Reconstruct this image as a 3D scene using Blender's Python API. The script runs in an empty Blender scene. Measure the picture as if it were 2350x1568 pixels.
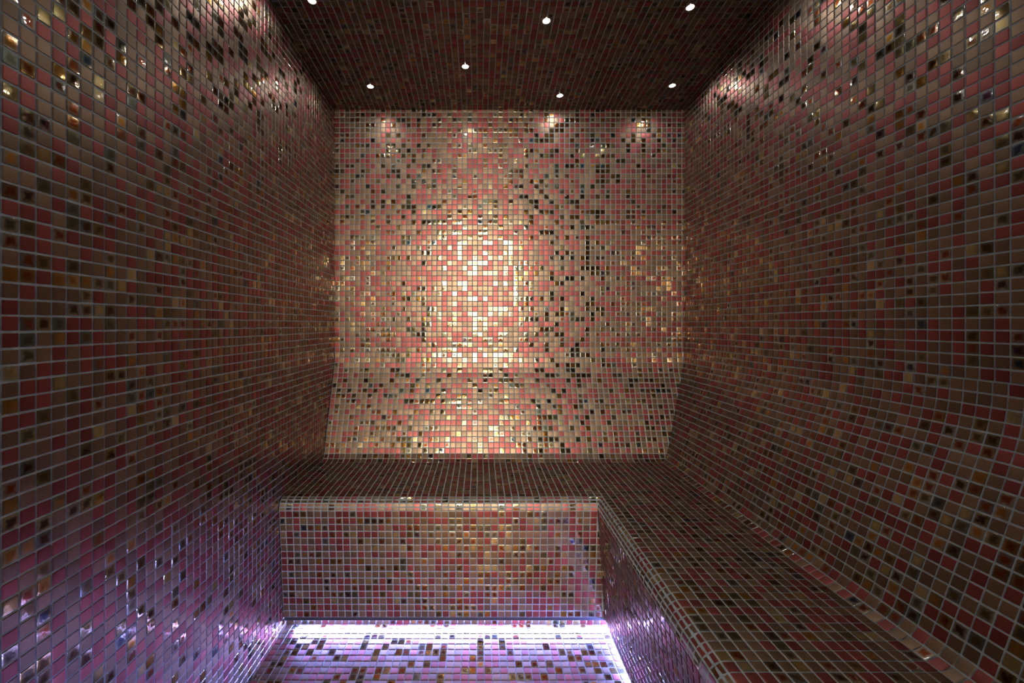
import bpy, bmesh, math, random
import numpy as np
from mathutils import Vector

random.seed(7)
rng = np.random.default_rng(11)
scene = bpy.context.scene
COL = scene.collection

# ------------------------------------------------------------------ layout
E = 1.16                                # eye height above the floor
XL, XR, YB, YF = -0.744, 1.054, 2.2, -0.35
CEIL_B, CEIL_S = 1.105, 0.08            # the ceiling falls towards the back wall
def ceil_h(y):
    return CEIL_B + CEIL_S * (YB - y)   # height above eye level
G = 0.0033                              # grout joint
TH = 0.0021                             # how far a tile stands proud of the grout

# bench profile: (distance from wall, depth below eye level)
H0 = 0.117
def fillet(pts):
    out = [np.array(pts[0][:2])]
    for i in range(1, len(pts) - 1):
        a, b, c = (np.array(pts[k][:2], float) for k in (i - 1, i, i + 1))
        r = pts[i][2]
        u = (a - b) / np.linalg.norm(a - b); v = (c - b) / np.linalg.norm(c - b)
        ang = math.acos(float(np.dot(u, v)))
        tl = r / math.tan(ang / 2)
        cen = b + (u + v) / np.linalg.norm(u + v) * (r / math.sin(ang / 2))
        s, e = b + u * tl, b + v * tl
        n = 14
        a0 = math.atan2(*(s - cen)[::-1]); a1 = math.atan2(*(e - cen)[::-1])
        da = (a1 - a0 + math.pi) % (2 * math.pi) - math.pi
        for k in range(n + 1):
            t = a0 + da * k / n
            out.append(cen + r * np.array([math.cos(t), math.sin(t)]))
    out.append(np.array(pts[-1][:2]))
    return np.array(out)
SLOPE, HS = 0.36, 0.648
PROF = fillet([(0, H0, 0), (0, 0.19, 0.40), (SLOPE * (HS - 0.19), HS, 0.052),
               (0.6165, HS, 0.036), (0.577, 1.108, 0)])
GAP = 0.0036                            # joint between bench and walls
PROF[:, 0] += GAP
SEG = np.linalg.norm(np.diff(PROF, axis=0), axis=1)
ARC = np.concatenate([[0], np.cumsum(SEG)])
LEN = ARC[-1]
NROW = round(LEN / 0.0261)
P = LEN / NROW                          # tile pitch
def prof(t):
    return (float(np.interp(t, ARC, PROF[:, 0])), float(np.interp(t, ARC, PROF[:, 1])))
ROW_T = [i * P for i in range(NROW + 1)]
ROW_D = [prof(t)[0] for t in ROW_T]
# rows where the seat is level
flat = [i for i in range(NROW) if abs(prof(ROW_T[i])[1] - HS) < 0.0006 and abs(prof(ROW_T[i + 1])[1] - HS) < 0.0006]
F0, F1 = flat[0], flat[-1]
SEAT0, SEAT1 = F0 - 1, F1 + 2           # seat rows; backrest above, front panel below
DREF = ROW_D[F0]

# ------------------------------------------------------------------ materials
def new_mat(name):
    m = bpy.data.materials.new(name); m.use_nodes = True
    nt = m.node_tree
    for n in list(nt.nodes): nt.nodes.remove(n)
    out = nt.nodes.new('ShaderNodeOutputMaterial')
    b = nt.nodes.new('ShaderNodeBsdfPrincipled')
    nt.links.new(b.outputs[0], out.inputs[0])
    return m, nt, b

def simple(name, col, rough=0.5, metal=0.0, emit=None, es=0.0):
    m, nt, b = new_mat(name)
    b.inputs['Base Color'].default_value = (*col, 1)
    b.inputs['Roughness'].default_value = rough
    b.inputs['Metallic'].default_value = metal
    if emit:
        b.inputs['Emission Color'].default_value = (*emit, 1)
        b.inputs['Emission Strength'].default_value = es
    return m

def tile_material():
    m, nt, b = new_mat('glass_mosaic_tile')
    N, L = nt.nodes, nt.links
    def math_(op, a, c=None, clamp=False):
        n = N.new('ShaderNodeMath'); n.operation = op; n.use_clamp = clamp
        for i, v in enumerate((a, c)):
            if v is None: continue
            if isinstance(v, (int, float)): n.inputs[i].default_value = v
            else: L.new(v, n.inputs[i])
        return n.outputs[0]
    def ramp(fac, stops, mode='CONSTANT'):
        n = N.new('ShaderNodeValToRGB'); n.color_ramp.interpolation = mode
        el = n.color_ramp.elements
        while len(el) < len(stops): el.new(0.5)
        for e, (p, c) in zip(el, stops):
            e.position = p; e.color = (*c, 1) if len(c) == 3 else c
        L.new(fac, n.inputs[0]); return n.outputs[0]
    def mixc(fac, a, c, blend='MIX'):
        n = N.new('ShaderNodeMix'); n.data_type = 'RGBA'; n.blend_type = blend
        for s, v in ((0, fac), (6, a), (7, c)):
            if isinstance(v, (int, float)): n.inputs[s].default_value = v
            elif isinstance(v, tuple): n.inputs[s].default_value = (*v, 1)
            else: L.new(v, n.inputs[s])
        return n.outputs[2]
    def mixf(fac, a, c):
        n = N.new('ShaderNodeMix'); n.data_type = 'FLOAT'
        for s, v in ((0, fac), (2, a), (3, c)):
            if isinstance(v, (int, float)): n.inputs[s].default_value = v
            else: L.new(v, n.inputs[s])
        return n.outputs[0]
    at = N.new('ShaderNodeAttribute'); at.attribute_name = 'tile_rand'
    sep = N.new('ShaderNodeSeparateColor'); L.new(at.outputs['Color'], sep.inputs[0])
    r0, r1, r2 = sep.outputs[0], sep.outputs[1], sep.outputs[2]
    au = N.new('ShaderNodeAttribute'); au.attribute_name = 'tile_uv'
    sx = N.new('ShaderNodeSeparateXYZ'); L.new(au.outputs['Vector'], sx.inputs[0])
    ax = math_('ABSOLUTE', math_('SUBTRACT', sx.outputs[0], 0.5))
    ay = math_('ABSOLUTE', math_('SUBTRACT', sx.outputs[1], 0.5))
    edge = math_('MULTIPLY', math_('MAXIMUM', ax, ay), 2.0)       # 0 middle .. 1 rim
    geo = N.new('ShaderNodeNewGeometry')
    off = N.new('ShaderNodeVectorMath'); off.operation = 'MULTIPLY_ADD'
    L.new(at.outputs['Color'], off.inputs[0]); off.inputs[1].default_value = (3, 5, 7)
    L.new(geo.outputs['Position'], off.inputs[2])
    # blotchy fired pigment inside one tile
    n1 = N.new('ShaderNodeTexNoise'); n1.inputs['Scale'].default_value = 130; n1.inputs['Detail'].default_value = 2
    L.new(off.outputs[0], n1.inputs['Vector'])
    n2 = N.new('ShaderNodeTexNoise'); n2.inputs['Scale'].default_value = 1400; n2.inputs['Detail'].default_value = 1
    L.new(off.outputs[0], n2.inputs['Vector'])
    glossy = math_('GREATER_THAN', r0, 0.70)
    # --- satin tiles: old rose and taupe
    satin = ramp(r0, [(0.0, (0.225, 0.046, 0.041)), (0.17, (0.17, 0.030, 0.027)), (0.31, (0.185, 0.115, 0.07)), (0.53, (0.135, 0.083, 0.05))])
    satin = mixc(math_('MULTIPLY', r1, 0.35), satin, mixc(1.0, satin, (0.5, 0.5, 0.5), 'MULTIPLY'))
    grain = math_('ADD', 0.82, math_('MULTIPLY', n2.outputs[0], 0.36))
    satin = mixc(1.0, satin, ramp(math_('MULTIPLY', grain, 0.8), [(0, (0, 0, 0)), (1, (1.25, 1.25, 1.25))], 'LINEAR'), 'MULTIPLY')
    # --- iridescent tiles: clear rim, darker amber to oxblood core
    rim = ramp(r1, [(0, (0.80, 0.68, 0.42)), (0.14, (0.80, 0.78, 0.68)), (0.36, (0.60, 0.42, 0.17)), (0.48, (0.36, 0.33, 0.20)),
                    (0.74, (0.33, 0.40, 0.40)), (0.88, (0.62, 0.60, 0.52))])
    core = ramp(r2, [(0, (0.62, 0.28, 0.05)), (0.14, (0.80, 0.60, 0.26)), (0.26, (0.34, 0.075, 0.02)), (0.50, (0.20, 0.13, 0.05)),
                     (0.66, (0.10, 0.035, 0.015)), (0.82, (0.15, 0.15, 0.10)), (0.955, (0.03, 0.06, 0.11)), (0.98, (0.07, 0.015, 0.05))])
    k = math_('SUBTRACT', math_('ADD', math_('MULTIPLY', edge, 1.5), math_('MULTIPLY', n1.outputs[0], 1.3)), 1.25, True)
    irid = mixc(1.0, mixc(k, core, rim), (0.39, 0.38, 0.365), 'MULTIPLY')
    base = mixc(glossy, satin, irid)
    L.new(base, b.inputs['Base Color'])
    L.new(mixf(glossy, 0.89, 0.86), b.inputs['Metallic'])
    L.new(mixf(glossy, math_('ADD', 0.38, math_('MULTIPLY', r2, 0.06)), math_('ADD', 0.10, math_('MULTIPLY', math_('POWER', r1, 2.0), 0.26))), b.inputs['Roughness'])
    b.inputs['Coat Weight'].default_value = 0.75
    b.inputs['Coat IOR'].default_value = 1.42
    b.inputs['Specular Tint'].default_value = (0.45, 0.38, 0.34, 1)
    L.new(mixf(glossy, 0.40, 0.06), b.inputs['Coat Roughness'])
    # hand-made ripple of the glass
    n3 = N.new('ShaderNodeTexNoise'); n3.inputs['Scale'].default_value = 75; n3.inputs['Detail'].default_value = 1.5
    L.new(off.outputs[0], n3.inputs['Vector'])
    bp = N.new('ShaderNodeBump'); bp.inputs['Distance'].default_value = 0.0011
    L.new(mixf(glossy, 0.10, 0.36), bp.inputs['Strength'])
    L.new(n3.outputs[0], bp.inputs['Height'])
    L.new(bp.outputs[0], b.inputs['Normal']); L.new(bp.outputs[0], b.inputs['Coat Normal'])
    return m

def grout_material():
    m, nt, b = new_mat('slate_grey_grout')
    N, L = nt.nodes, nt.links
    g = N.new('ShaderNodeNewGeometry')
    n = N.new('ShaderNodeTexNoise'); n.inputs['Scale'].default_value = 60; n.inputs['Detail'].default_value = 6
    L.new(g.outputs['Position'], n.inputs['Vector'])
    r = N.new('ShaderNodeValToRGB')
    r.color_ramp.elements[0].position = 0.3; r.color_ramp.elements[0].color = (0.085, 0.10, 0.122, 1)
    r.color_ramp.elements[1].position = 0.75; r.color_ramp.elements[1].color = (0.145, 0.168, 0.20, 1)
    L.new(n.outputs[0], r.inputs[0]); L.new(r.outputs[0], b.inputs['Base Color'])
    b.inputs['Roughness'].default_value = 0.62
    b.inputs['Sheen Weight'].default_value = 0.6
    b.inputs['Sheen Roughness'].default_value = 0.35
    b.inputs['Sheen Tint'].default_value = (0.62, 0.72, 0.85, 1)
    return m

M_TILE = tile_material()
M_GROUT = grout_material()
M_LIP = simple('dark_anodised_channel', (0.02, 0.02, 0.026), 0.4, 0.3)
M_LED = simple('violet_led_diffuser', (0.8, 0.8, 0.8), 0.5, 0, (0.24, 0.30, 1.0), 540.0)
M_CHROME = simple('chrome', (0.75, 0.75, 0.75), 0.12, 1.0)
M_LENS = simple('lit_lens', (0.9, 0.9, 0.9), 0.3, 0, (1.0, 0.96, 0.90), 500.0)
M_PAINT = simple('white_corridor_paint', (0.45, 0.42, 0.38), 0.7)
M_FRAME = simple('white_added_frame', (0.7, 0.68, 0.64), 0.5)
M_PANEL = simple('added_panel_glow', (0.9, 0.9, 0.9), 0.5, 0, (1.0, 0.90, 0.74), 7.0)  # glow of the added corridor ceiling panel
M_ADDED_GLOW = simple('added_window_glow', (0.9, 0.9, 0.9), 0.5, 0, (1.0, 0.88, 0.68), 25.0)  # glow of the added window, source of the light through the doorway

# ------------------------------------------------------------------ mosaic builder
EV = 0.042
UU = np.array([0, EV, 1 - EV, 1.0])
class Mosaic:
    """collects tiles (quads in space) and grout polygons, then links ONE mesh"""
    def __init__(self):
        self.q = []; self.gv = []; self.gf = []; self.gn = []
    def tile(self, c00, c10, c11, c01):
        self.q.append((c00, c10, c11, c01))
    def grout(self, pts, n):
        b = len(self.gv)
        m = np.cross(np.array(pts[1], float) - np.array(pts[0], float), np.array(pts[2], float) - np.array(pts[0], float))
        if np.dot(m, n) < 0: pts = pts[::-1]
        for p in pts: self.gv.append(p); self.gn.append(n)
        self.gf.append(list(range(b, b + len(pts))))
    def build(self, name, parent=None):
        Q = np.array(self.q, float)                      # n,4,3
        n = len(Q)
        S = Q[:, 1] - Q[:, 0] + Q[:, 2] - Q[:, 3]; S /= np.linalg.norm(S, axis=1)[:, None]
        T = Q[:, 3] - Q[:, 0] + Q[:, 2] - Q[:, 1]; T /= np.linalg.norm(T, axis=1)[:, None]
        NN = np.cross(S, T); NN /= np.linalg.norm(NN, axis=1)[:, None]
        tilt = rng.normal(0, 0.007, (n, 2))
        NT = NN + S * tilt[:, :1] + T * tilt[:, 1:]
        jit = rng.uniform(-0.00035, 0.00035, (n, 2))
        Q = Q + (S * jit[:, :1] + T * jit[:, 1:])[:, None, :]
        verts = np.zeros((n, 16, 3)); nrm = np.zeros((n, 16, 3)); uv = np.zeros((n, 16, 3))
        k = 0
        for j, v in enumerate(UU):
            for i, u in enumerate(UU):
                p = Q[:, 0] * ((1 - u) * (1 - v)) + Q[:, 1] * (u * (1 - v)) + Q[:, 2] * (u * v) + Q[:, 3] * ((1 - u) * v)
                inner = i in (1, 2) and j in (1, 2)
                hgt = TH if inner else 0.0
                verts[:, k] = p + NN * hgt + (NN * ((u - .5) * tilt[:, 0] + (v - .5) * tilt[:, 1])[:, None] * -0.022)
                su = (-0.6, -0.03, 0.03, 0.6)[i] if not inner else (-0.03, 0.03)[i - 1]
                sv = (-0.6, -0.03, 0.03, 0.6)[j] if not inner else (-0.03, 0.03)[j - 1]
                nrm[:, k] = NT + S * su + T * sv
                uv[:, k, 0] = u; uv[:, k, 1] = v
                k += 1
        nrm /= np.linalg.norm(nrm, axis=2)[:, :, None]
        fpat = np.array([[r * 4 + c, r * 4 + c + 1, (r + 1) * 4 + c + 1, (r + 1) * 4 + c] for r in range(3) for c in range(3)])
        F = (fpat[None] + (np.arange(n) * 16)[:, None, None]).reshape(-1, 4)
        V = verts.reshape(-1, 3)
        nv = len(V)
        gl = [len(f) for f in self.gf]
        allv = np.concatenate([V, np.array(self.gv, float).reshape(-1, 3)]) if self.gv else V
        loops = np.concatenate([F.ravel()] + [np.array(f) + nv for f in self.gf]) if self.gf else F.ravel()
        totals = np.concatenate([np.full(len(F), 4), np.array(gl, int)])
        starts = np.concatenate([[0], np.cumsum(totals)[:-1]])
        me = bpy.data.meshes.new(name)
        me.vertices.add(len(allv)); me.vertices.foreach_set('co', allv.astype(np.float32).ravel())
        me.loops.add(len(loops)); me.loops.foreach_set('vertex_index', loops.astype(np.int32))
        me.polygons.add(len(totals))
        me.polygons.foreach_set('loop_start', starts.astype(np.int32))
        mi = np.concatenate([np.zeros(len(F), np.int32), np.ones(len(gl), np.int32)])
        me.polygons.foreach_set('material_index', mi)
        me.polygons.foreach_set('use_smooth', np.ones(len(totals), bool))
        me.materials.append(M_TILE); me.materials.append(M_GROUT)
        rd = np.zeros((len(allv), 4), np.float32)
        rr = rng.uniform(0, 1, (n, 4)); rr[:, 3] = 1
        rd[:nv] = np.repeat(rr, 16, axis=0)
        a = me.attributes.new('tile_rand', 'FLOAT_COLOR', 'POINT'); a.data.foreach_set('color', rd.ravel())
        uvv = np.zeros((len(allv), 3), np.float32); uvv[:nv] = uv.reshape(-1, 3)
        a = me.attributes.new('tile_uv', 'FLOAT_VECTOR', 'POINT'); a.data.foreach_set('vector', uvv.ravel())
        me.update(calc_edges=True); me.validate()
        alln = np.concatenate([nrm.reshape(-1, 3), np.array(self.gn, float).reshape(-1, 3)]) if self.gv else nrm.reshape(-1, 3)
        me.normals_split_custom_set_from_vertices(alln.tolist())
        o = bpy.data.objects.new(name, me); COL.objects.link(o)
        if parent: o.parent = parent
        return o

def edges(lo, hi, ref):
    """joint lines at pitch P through ref that cover lo..hi"""
    k0 = math.floor((lo - ref) / P); k1 = math.ceil((hi - ref) / P)
    return [ref + k * P for k in range(k0, k1 + 1)]

MINW = 0.0045
def plane_tiles(mo, ea, eb, fmap, alim, blim, skip=None):
    """alim(b)->(lo,hi), blim(a)->(lo,hi); clamps each corner, drops slivers"""
    g = G / 2
    for i in range(len(ea) - 1):
        for j in range(len(eb) - 1):
            a0, a1, b0, b1 = ea[i], ea[i + 1], eb[j], eb[j + 1]
            if skip and skip((a0 + a1) / 2, (b0 + b1) / 2): continue
            cs = []
            for a, b in ((a0 + g, b0 + g), (a1 - g, b0 + g), (a1 - g, b1 - g), (a0 + g, b1 - g)):
                lo, hi = alim(b); a2 = min(max(a, lo + g), hi - g)
                lo, hi = blim(a2); b2 = min(max(b, lo + g), hi - g)
                cs.append((a2, b2))
            w = max(abs(cs[1][0] - cs[0][0]), abs(cs[2][0] - cs[3][0]))
            h = max(abs(cs[3][1] - cs[0][1]), abs(cs[2][1] - cs[1][1]))
            if w < MINW or h < MINW: continue
            mo.tile(*[fmap(*c) for c in cs])

def slab(mo, quad, n, th=0.09):
    """front face of grout plus the back of the wall"""
    n = np.array(n, float); q = [np.array(p, float) for p in quad]
    mo.grout([p + n * 0.0003 for p in q], n)
    bk = [p - n * th for p in q]
    mo.grout(bk[::-1], -n)
    for i in range(4):
        a, b = q[i], q[(i + 1) % 4]; c, d = bk[(i + 1) % 4], bk[i]
        m = np.cross(b - a, -n); m = m / max(np.linalg.norm(m), 1e-9)
        mo.grout([a, d, c, b], m)

ROWS_H = edges(-ceil_h(YF) - P, E + P, H0)            # levels below the eye
COLS_X = edges(XL, XR, XR - DREF)
COLS_Y = edges(YF, YB, YB - DREF)

def structure(o):
    o['kind'] = 'structure'; return o

# left wall
mo = Mosaic()
plane_tiles(mo, COLS_Y, ROWS_H, lambda y, h: (XL, y, E - h), lambda b: (YF, YB), lambda a: (-ceil_h(a), E))
def fix(mo, n):
    n = np.array(n, float)
    for k, c in enumerate(mo.q):
        c = [np.array(p, float) for p in c]
        if np.dot(np.cross(c[1] - c[0], c[3] - c[0]), n) < 0:
            c = [c[1], c[0], c[3], c[2]]
        mo.q[k] = tuple(c)
fix(mo, (1, 0, 0))
slab(mo, [(XL, YB, 0), (XL, YF, 0), (XL, YF, E + ceil_h(YF)), (XL, YB, E + ceil_h(YB))], (1, 0, 0))
structure(mo.build('wall_left'))

# back wall, tiled above the backrest, plain behind the bench
mo = Mosaic()
plane_tiles(mo, COLS_X, [r for r in ROWS_H if r <= H0 + 1e-6], lambda x, h: (x, YB, E - h), lambda b: (XL, XR), lambda a: (-CEIL_B, H0))
fix(mo, (0, -1, 0))
slab(mo, [(XR, YB, 0), (XL, YB, 0), (XL, YB, E + CEIL_B), (XR, YB, E + CEIL_B)], (0, -1, 0))
structure(mo.build('wall_back'))

# right wall
mo = Mosaic()
plane_tiles(mo, COLS_Y, [r for r in ROWS_H if r <= H0 + 1e-6], lambda y, h: (XR, y, E - h), lambda b: (YF, YB), lambda a: (-ceil_h(a), H0))
fix(mo, (-1, 0, 0))
slab(mo, [(XR, YF, 0), (XR, YB, 0), (XR, YB, E + ceil_h(YB)), (XR, YF, E + ceil_h(YF))], (-1, 0, 0))
structure(mo.build('wall_right'))

# ceiling (slopes)
mo = Mosaic()
CN = np.array([0, -CEIL_S, -1.0]); CN /= np.linalg.norm(CN)
plane_tiles(mo, COLS_X, COLS_Y, lambda x, y: (x, y, E + ceil_h(y)), lambda b: (XL, XR), lambda a: (YF, YB))
fix(mo, CN)
slab(mo, [(XL, YF, E + ceil_h(YF)), (XL, YB, E + ceil_h(YB)), (XR, YB, E + ceil_h(YB)), (XR, YF, E + ceil_h(YF))], CN)
structure(mo.build('ceiling'))

# floor
DPL = 0.545                                            # plinth face
mo = Mosaic()
plane_tiles(mo, edges(XL, XR, XL), edges(YF, YB, YB - DPL), lambda x, y: (x, y, 0.0), lambda b: (XL, XR - DPL), lambda a: (YF, YB - DPL))
fix(mo, (0, 0, 1))
slab(mo, [(XL, YF, 0), (XR, YF, 0), (XR, YB, 0), (XL, YB, 0)], (0, 0, 1))
structure(mo.build('floor'))

# front wall behind the camera, with the doorway
DX0, DX1, DZ = -0.46, 0.43, 2.2
mo = Mosaic()
plane_tiles(mo, COLS_X, ROWS_H, lambda x, h: (x, YF, E - h), lambda b: (XL, XR), lambda a: (-ceil_h(YF), E),
            skip=lambda x, h: DX0 < x < DX1 and E - h < DZ)
fix(mo, (0, 1, 0))
zt = E + ceil_h(YF)
for x0, x1, z0, z1 in ((XL, DX0, 0, zt), (DX1, XR, 0, zt), (DX0, DX1, DZ, zt)):
    slab(mo, [(x0, YF, z0), (x1, YF, z0), (x1, YF, z1), (x0, YF, z1)][::-1], (0, 1, 0), 0.12)
structure(mo.build('wall_front'))

# ------------------------------------------------------------------ bench
def thing(name, label, cat, loc, group=None):
    o = bpy.data.objects.new(name, None); COL.objects.link(o)
    o.location = loc; o.empty_display_size = 0.1
    o['label'] = label; o['category'] = cat
    if group: o['group'] = group
    return o
bench = thing('tiled_bench', 'built-in L-shaped mosaic-tiled steam room bench with curved backrest along back and right walls', 'bench', (0, 0, 0))

BXL, BYF = XL + GAP, YF + GAP
def bench_rows(r0, r1):
    back, right = Mosaic(), Mosaic()
    g = G / 2
    for r in range(r0, r1):
        t0, t1 = ROW_T[r], ROW_T[r + 1]
        (d0, h0), (d1, h1) = prof(t0 + g), prof(t1 - g)
        level = F0 <= r <= F1
        dm = prof((t0 + t1) / 2)[0]
        # run along the back wall
        for i in range(len(COLS_X) - 1):
            x0, x1 = max(COLS_X[i], BXL) + g, COLS_X[i + 1] - g
            if level:
                if (COLS_X[i] + COLS_X[i + 1]) / 2 > XR - dm + 1e-4: continue
                xa = xb = x1
            else:
                xa, xb = min(x1, XR - d0 - g), min(x1, XR - d1 - g)
            if max(xa, xb) - x0 < MINW: continue
            xa, xb = max(xa, x0), max(xb, x0)
            back.tile((x0, YB - d1, E - h1), (xb, YB - d1, E - h1), (xa, YB - d0, E - h0), (x0, YB - d0, E - h0))
        # run along the right wall
        for i in range(len(COLS_Y) - 1):
            y0, y1 = max(COLS_Y[i], BYF) + g, COLS_Y[i + 1] - g
            if level:
                if (COLS_Y[i] + COLS_Y[i + 1]) / 2 > YB - dm - 1e-4: continue
                ya = yb = y1
            else:
                ya, yb = min(y1, YB - d0 - g), min(y1, YB - d1 - g)
            if max(ya, yb) - y0 < MINW: continue
            ya, yb = max(ya, y0), max(yb, y0)
            right.tile((XR - d0, y0, E - h0), (XR - d0, ya, E - h0), (XR - d1, yb, E - h1), (XR - d1, y0, E - h1))
    # grout bed
    ts = sorted(set([ROW_T[r0], ROW_T[r1]] + [t for t in ARC if ROW_T[r0] < t < ROW_T[r1]]))
    for ta, tb in zip(ts[:-1], ts[1:]):
        (d0, h0), (d1, h1) = prof(ta), prof(tb)
        l = math.hypot(d1 - d0, h1 - h0)
        if l < 1e-6: continue
        nd, nh = (h1 - h0) / l, -(d1 - d0) / l           # outward in (d, h)
        e = 0.0004
        d0 += nd * e; d1 += nd * e; h0 += nh * e; h1 += nh * e
        back.grout([(BXL, YB - d1, E - h1), (XR - d1, YB - d1, E - h1), (XR - d0, YB - d0, E - h0), (BXL, YB - d0, E - h0)], (0, -nd, -nh))
        right.grout([(XR - d0, BYF, E - h0), (XR - d0, YB - d0, E - h0), (XR - d1, YB - d1, E - h1), (XR - d1, BYF, E - h1)], (-nd, 0, -nh))
    return back, right

for nm, ra, rb in (('backrest', 0, SEAT0), ('seat', SEAT0, SEAT1), ('front_panel', SEAT1, NROW)):
    bk, rt = bench_rows(ra, rb)
    fixn = {'backrest': ((0, -1, 0.2), (-1, 0, 0.2)), 'seat': ((0, 0, 1), (0, 0, 1)), 'front_panel': ((0, -1, 0.3), (-1, 0, 0.3))}[nm]
    fix(bk, fixn[0]); fix(rt, fixn[1])
    bk.build(nm, bench); rt.build(nm, bench)

# plinth row
bk, rt = Mosaic(), Mosaic()
ztop = E - 1.110
for x in edges(BXL, XR - DPL, BXL)[:-1]:
    x0, x1 = x + G / 2, min(x + P, XR - DPL) - G / 2
    if x1 - x0 > MINW: bk.tile((x0, YB - DPL, G / 2), (x1, YB - DPL, G / 2), (x1, YB - DPL, 0.0185), (x0, YB - DPL, 0.0185))
for y in edges(BYF, YB - DPL, YB - DPL)[:-1]:
    y0, y1 = max(y, BYF) + G / 2, min(y + P, YB - DPL) - G / 2
    if y1 - y0 > MINW: rt.tile((XR - DPL, y0, G / 2), (XR - DPL, y1, G / 2), (XR - DPL, y1, 0.0185), (XR - DPL, y0, 0.0185))
fix(bk, (0, -1, 0)); fix(rt, (-1, 0, 0))
bk.grout([(BXL, YB - DPL - .0003, 0), (XR - DPL, YB - DPL - .0003, 0), (XR - DPL, YB - DPL - .0003, ztop), (BXL, YB - DPL - .0003, ztop)], (0, -1, 0))
rt.grout([(XR - DPL - .0003, YB - DPL, 0), (XR - DPL - .0003, BYF, 0), (XR - DPL - .0003, BYF, ztop), (XR - DPL - .0003, YB - DPL, ztop)], (-1, 0, 0))
bk.build('plinth', bench); rt.build('plinth', bench)

def prism(name, poly, along, mat, parent, inset=0.001):
    """poly: list of (d, z); along 'back' or 'right', mitred at the inner corner"""
    bm = bmesh.new()
    def pt(d, z, end):
        if along == 'back': return (BXL + inset if end == 0 else XR - d, YB - d, z)
        return (XR - d, BYF + 0.001 if end == 0 else YB - d, z)
    a = [bm.verts.new(pt(d, z, 0)) for d, z in poly]
    b = [bm.verts.new(pt(d, z, 1)) for d, z in poly]
    n = len(poly)
    for i in range(n): bm.faces.new((a[i], a[(i + 1) % n], b[(i + 1) % n], b[i]))
    bm.faces.new(a[::-1]); bm.faces.new(b)
    bmesh.ops.recalc_face_normals(bm, faces=bm.faces)
    me = bpy.data.meshes.new(name); bm.to_mesh(me); bm.free()
    me.materials.append(mat)
    o = bpy.data.objects.new(name, me); COL.objects.link(o)
    if parent: o.parent = parent
    return o
ZL = E - 1.108                                         # underside of the front panel
for side in ('back', 'right'):
    ch = prism('light_channel', [(0.5775, ZL), (0.5775, ZL - 0.0145), (0.5745, ZL - 0.0145), (0.5745, ZL - 0.003), (0.545, ZL - 0.003), (0.545, ZL)], side, M_LIP, bench)
    ch['label'] = 'dark metal strip under the tiled front panel'
    prism('led_strip', [(0.5455, 0.021), (0.5455, 0.034), (0.5500, 0.033), (0.5500, 0.022)], side, M_LED, ch, 0.03)

# ------------------------------------------------------------------ ceiling spots
def lathe(name, prof_pts, mat, parent, n=32):
    bm = bmesh.new(); rings = []
    for r, z in prof_pts:
        if r < 1e-6: rings.append([bm.verts.new((0, 0, z))])
        else: rings.append([bm.verts.new((r * math.cos(2 * math.pi * k / n), r * math.sin(2 * math.pi * k / n), z)) for k in range(n)])
    for A, B in zip(rings[:-1], rings[1:]):
        for k in range(n):
            k2 = (k + 1) % n
            if len(A) == 1: bm.faces.new((A[0], B[k2], B[k]))
            elif len(B) == 1: bm.faces.new((A[k], A[k2], B[0]))
            else: bm.faces.new((A[k], A[k2], B[k2], B[k]))
    bmesh.ops.recalc_face_normals(bm, faces=bm.faces)
    for f in bm.faces: f.smooth = True
    me = bpy.data.meshes.new(name); bm.to_mesh(me); bm.free()
    me.materials.append(mat)
    o = bpy.data.objects.new(name, me); COL.objects.link(o)
    o.parent = parent
    return o
FPX, CX, CY = 982.0, 1100.0, 745.0
def spot_at(px, py):
    y = (CEIL_B + CEIL_S * YB) / ((CY - py) / FPX + CEIL_S)
    return ((px - CX) / FPX * y, y)
SPOTS = [(716, 0, 'tiny bright ceiling spotlight cut by the top edge, beside the left wall'),
         (1068, 151, 'tiny bright ceiling spotlight alone above the middle of the bright back wall'),
         (850, 197, 'tiny bright ceiling spotlight nearest the corner of left and back walls'),
         (1285, 218, 'tiny bright ceiling spotlight lowest of all, closest to the back wall'),
         (1254, 46, 'tiny bright ceiling spotlight in the upper middle of the photo, far from all walls'),
         (1584, 15, 'tiny bright ceiling spotlight at upper right, nearest the top of the right wall'),
         (1543, 195, 'tiny bright ceiling spotlight nearest the corner of right and back walls')]
tilt = math.atan(CEIL_S)
proto = None
# the star pattern goes on over the part of the room the photo leaves out
MORE = [(-0.52, 0.66, 'ceiling spotlight beyond the top edge of the photo, close to the left wall'),
        (0.12, 0.92, 'ceiling spotlight beyond the top edge of the photo, over the middle of the floor'),
        (0.70, 0.60, 'ceiling spotlight beyond the top edge of the photo, over the long right bench'),
        (0.05, 0.10, 'ceiling spotlight beyond the top edge of the photo, just inside the doorway')]
for px, py, lab in SPOTS + MORE:
    x, y = spot_at(px, py) if px > 5 else (px, py)
    t = thing('ceiling_spotlight', lab, 'ceiling light', (x, y, E + ceil_h(y) - 0.0022), 'star-like spotlights in the mosaic ceiling')
    t.rotation_euler = (-tilt, 0, 0)
    if proto is None:
        lathe('bezel', [(0.0175, 0.001), (0.0175, -0.0015), (0.0165, -0.003), (0.0142, -0.003), (0.0128, -0.001), (0.0128, 0.001)], M_CHROME, t)
        lathe('lens', [(0.0128, 0.0002), (0.0105, -0.0008), (0.0075, -0.0014), (0.0038, -0.0018), (0, -0.0019)], M_LENS, t)
        proto = t
    else:
        for ch in list(proto.children):
            c = ch.copy(); COL.objects.link(c); c.parent = t

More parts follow.
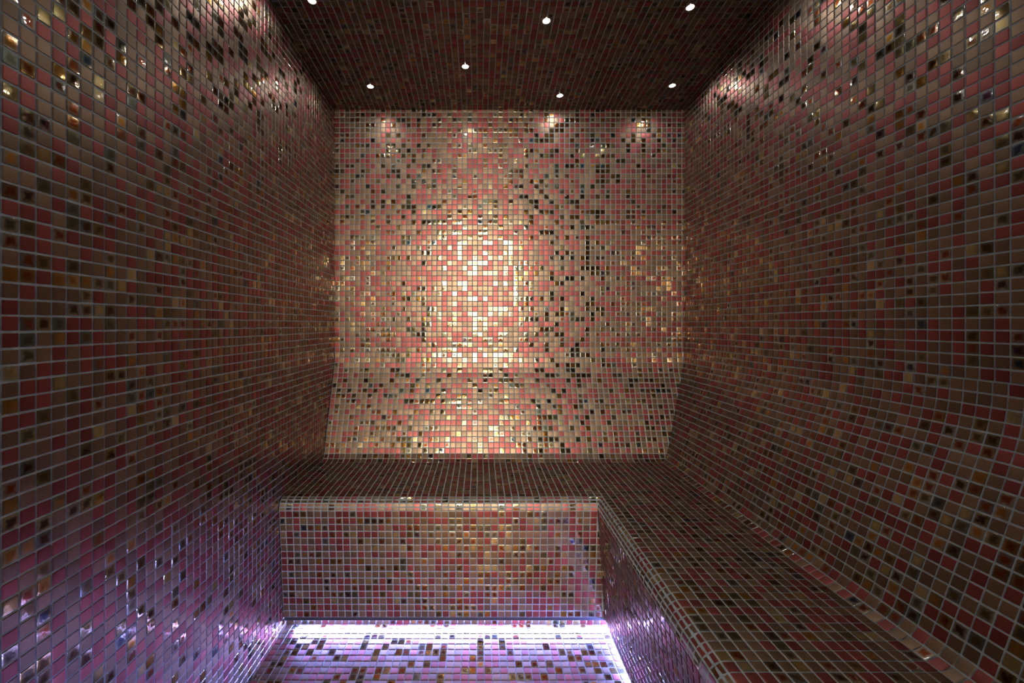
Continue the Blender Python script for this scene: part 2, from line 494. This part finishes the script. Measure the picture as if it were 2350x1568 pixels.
# ------------------------------------------------------------------ corridor outside the doorway (unseen; its window and ceiling panel are added to light the room)
def box(name, x0, x1, y0, y1, z0, z1, mat, parent=None):
    bm = bmesh.new()
    bmesh.ops.create_cube(bm, size=1)
    for v in bm.verts:
        v.co = Vector(((x0 + x1) / 2 + v.co.x * (x1 - x0), (y0 + y1) / 2 + v.co.y * (y1 - y0), (z0 + z1) / 2 + v.co.z * (z1 - z0)))
    me = bpy.data.meshes.new(name); bm.to_mesh(me); bm.free()
    me.materials.append(mat)
    o = bpy.data.objects.new(name, me); COL.objects.link(o)
    if parent: o.parent = parent
    return o
HY0, HY1 = YF - 0.12, -4.0
structure(box('wall_corridor_left', -2.4, -2.3, HY1, HY0, 0, 3.1, M_PAINT))
structure(box('wall_corridor_right', 2.3, 2.4, HY1, HY0, 0, 3.1, M_PAINT))
structure(box('wall_corridor_rear', -2.4, 2.4, HY1 - 0.1, HY1, 0, 3.1, M_PAINT))
structure(box('floor_corridor', -2.4, 2.4, HY1 - 0.1, HY0, -0.1, 0, M_PAINT))
structure(box('ceiling_corridor', -2.4, 2.4, HY1 - 0.1, HY0, 3.1, 3.2, M_PAINT))
w = structure(box('added_window_1', -1.95, 1.50, HY1, HY1 + 0.03, 0.9, 3.05, M_FRAME))  # unseen window, added and sized for the light it sends indoors
p = structure(box('added_panel_trim_1', -0.6, 0.6, -3.75, -1.4, 3.07, 3.1, M_FRAME))
box('added_light_panel', -0.55, 0.55, -3.7, -1.45, 3.066, 3.07, M_PANEL, p)  # unseen panel, added to brighten the backrest through the door top
box('added_glow_pane', -1.9, 1.45, HY1 + 0.03, HY1 + 0.034, 0.95, 3.0, M_ADDED_GLOW, w)

# ------------------------------------------------------------------ world, camera, colour
wd = bpy.data.worlds.new('dim_surroundings'); scene.world = wd; wd.use_nodes = True
wd.node_tree.nodes['Background'].inputs[0].default_value = (0.004, 0.004, 0.004, 1)

cam = bpy.data.cameras.new('camera'); co = bpy.data.objects.new('camera', cam); COL.objects.link(co)
cam.sensor_fit = 'HORIZONTAL'; cam.sensor_width = 36; cam.lens = FPX / 2350 * 36
cam.shift_x = (1175 - CX) / 2350; cam.shift_y = -(784 - CY) / 2350
cam.clip_start = 0.02
co.location = (0, 0, E); co.rotation_euler = (math.pi / 2, 0, 0)
scene.camera = co

vs = scene.view_settings
vs.view_transform = 'Standard'; vs.look = 'None'; vs.exposure = 0.0; vs.gamma = 1.0; vs.use_curve_mapping = False
cy = scene.cycles
cy.use_denoising = True
cy.adaptive_threshold = 0.02
cy.max_bounces = 6; cy.diffuse_bounces = 3; cy.glossy_bounces = 5
cy.sample_clamp_indirect = 6.0
cy.caustics_reflective = True
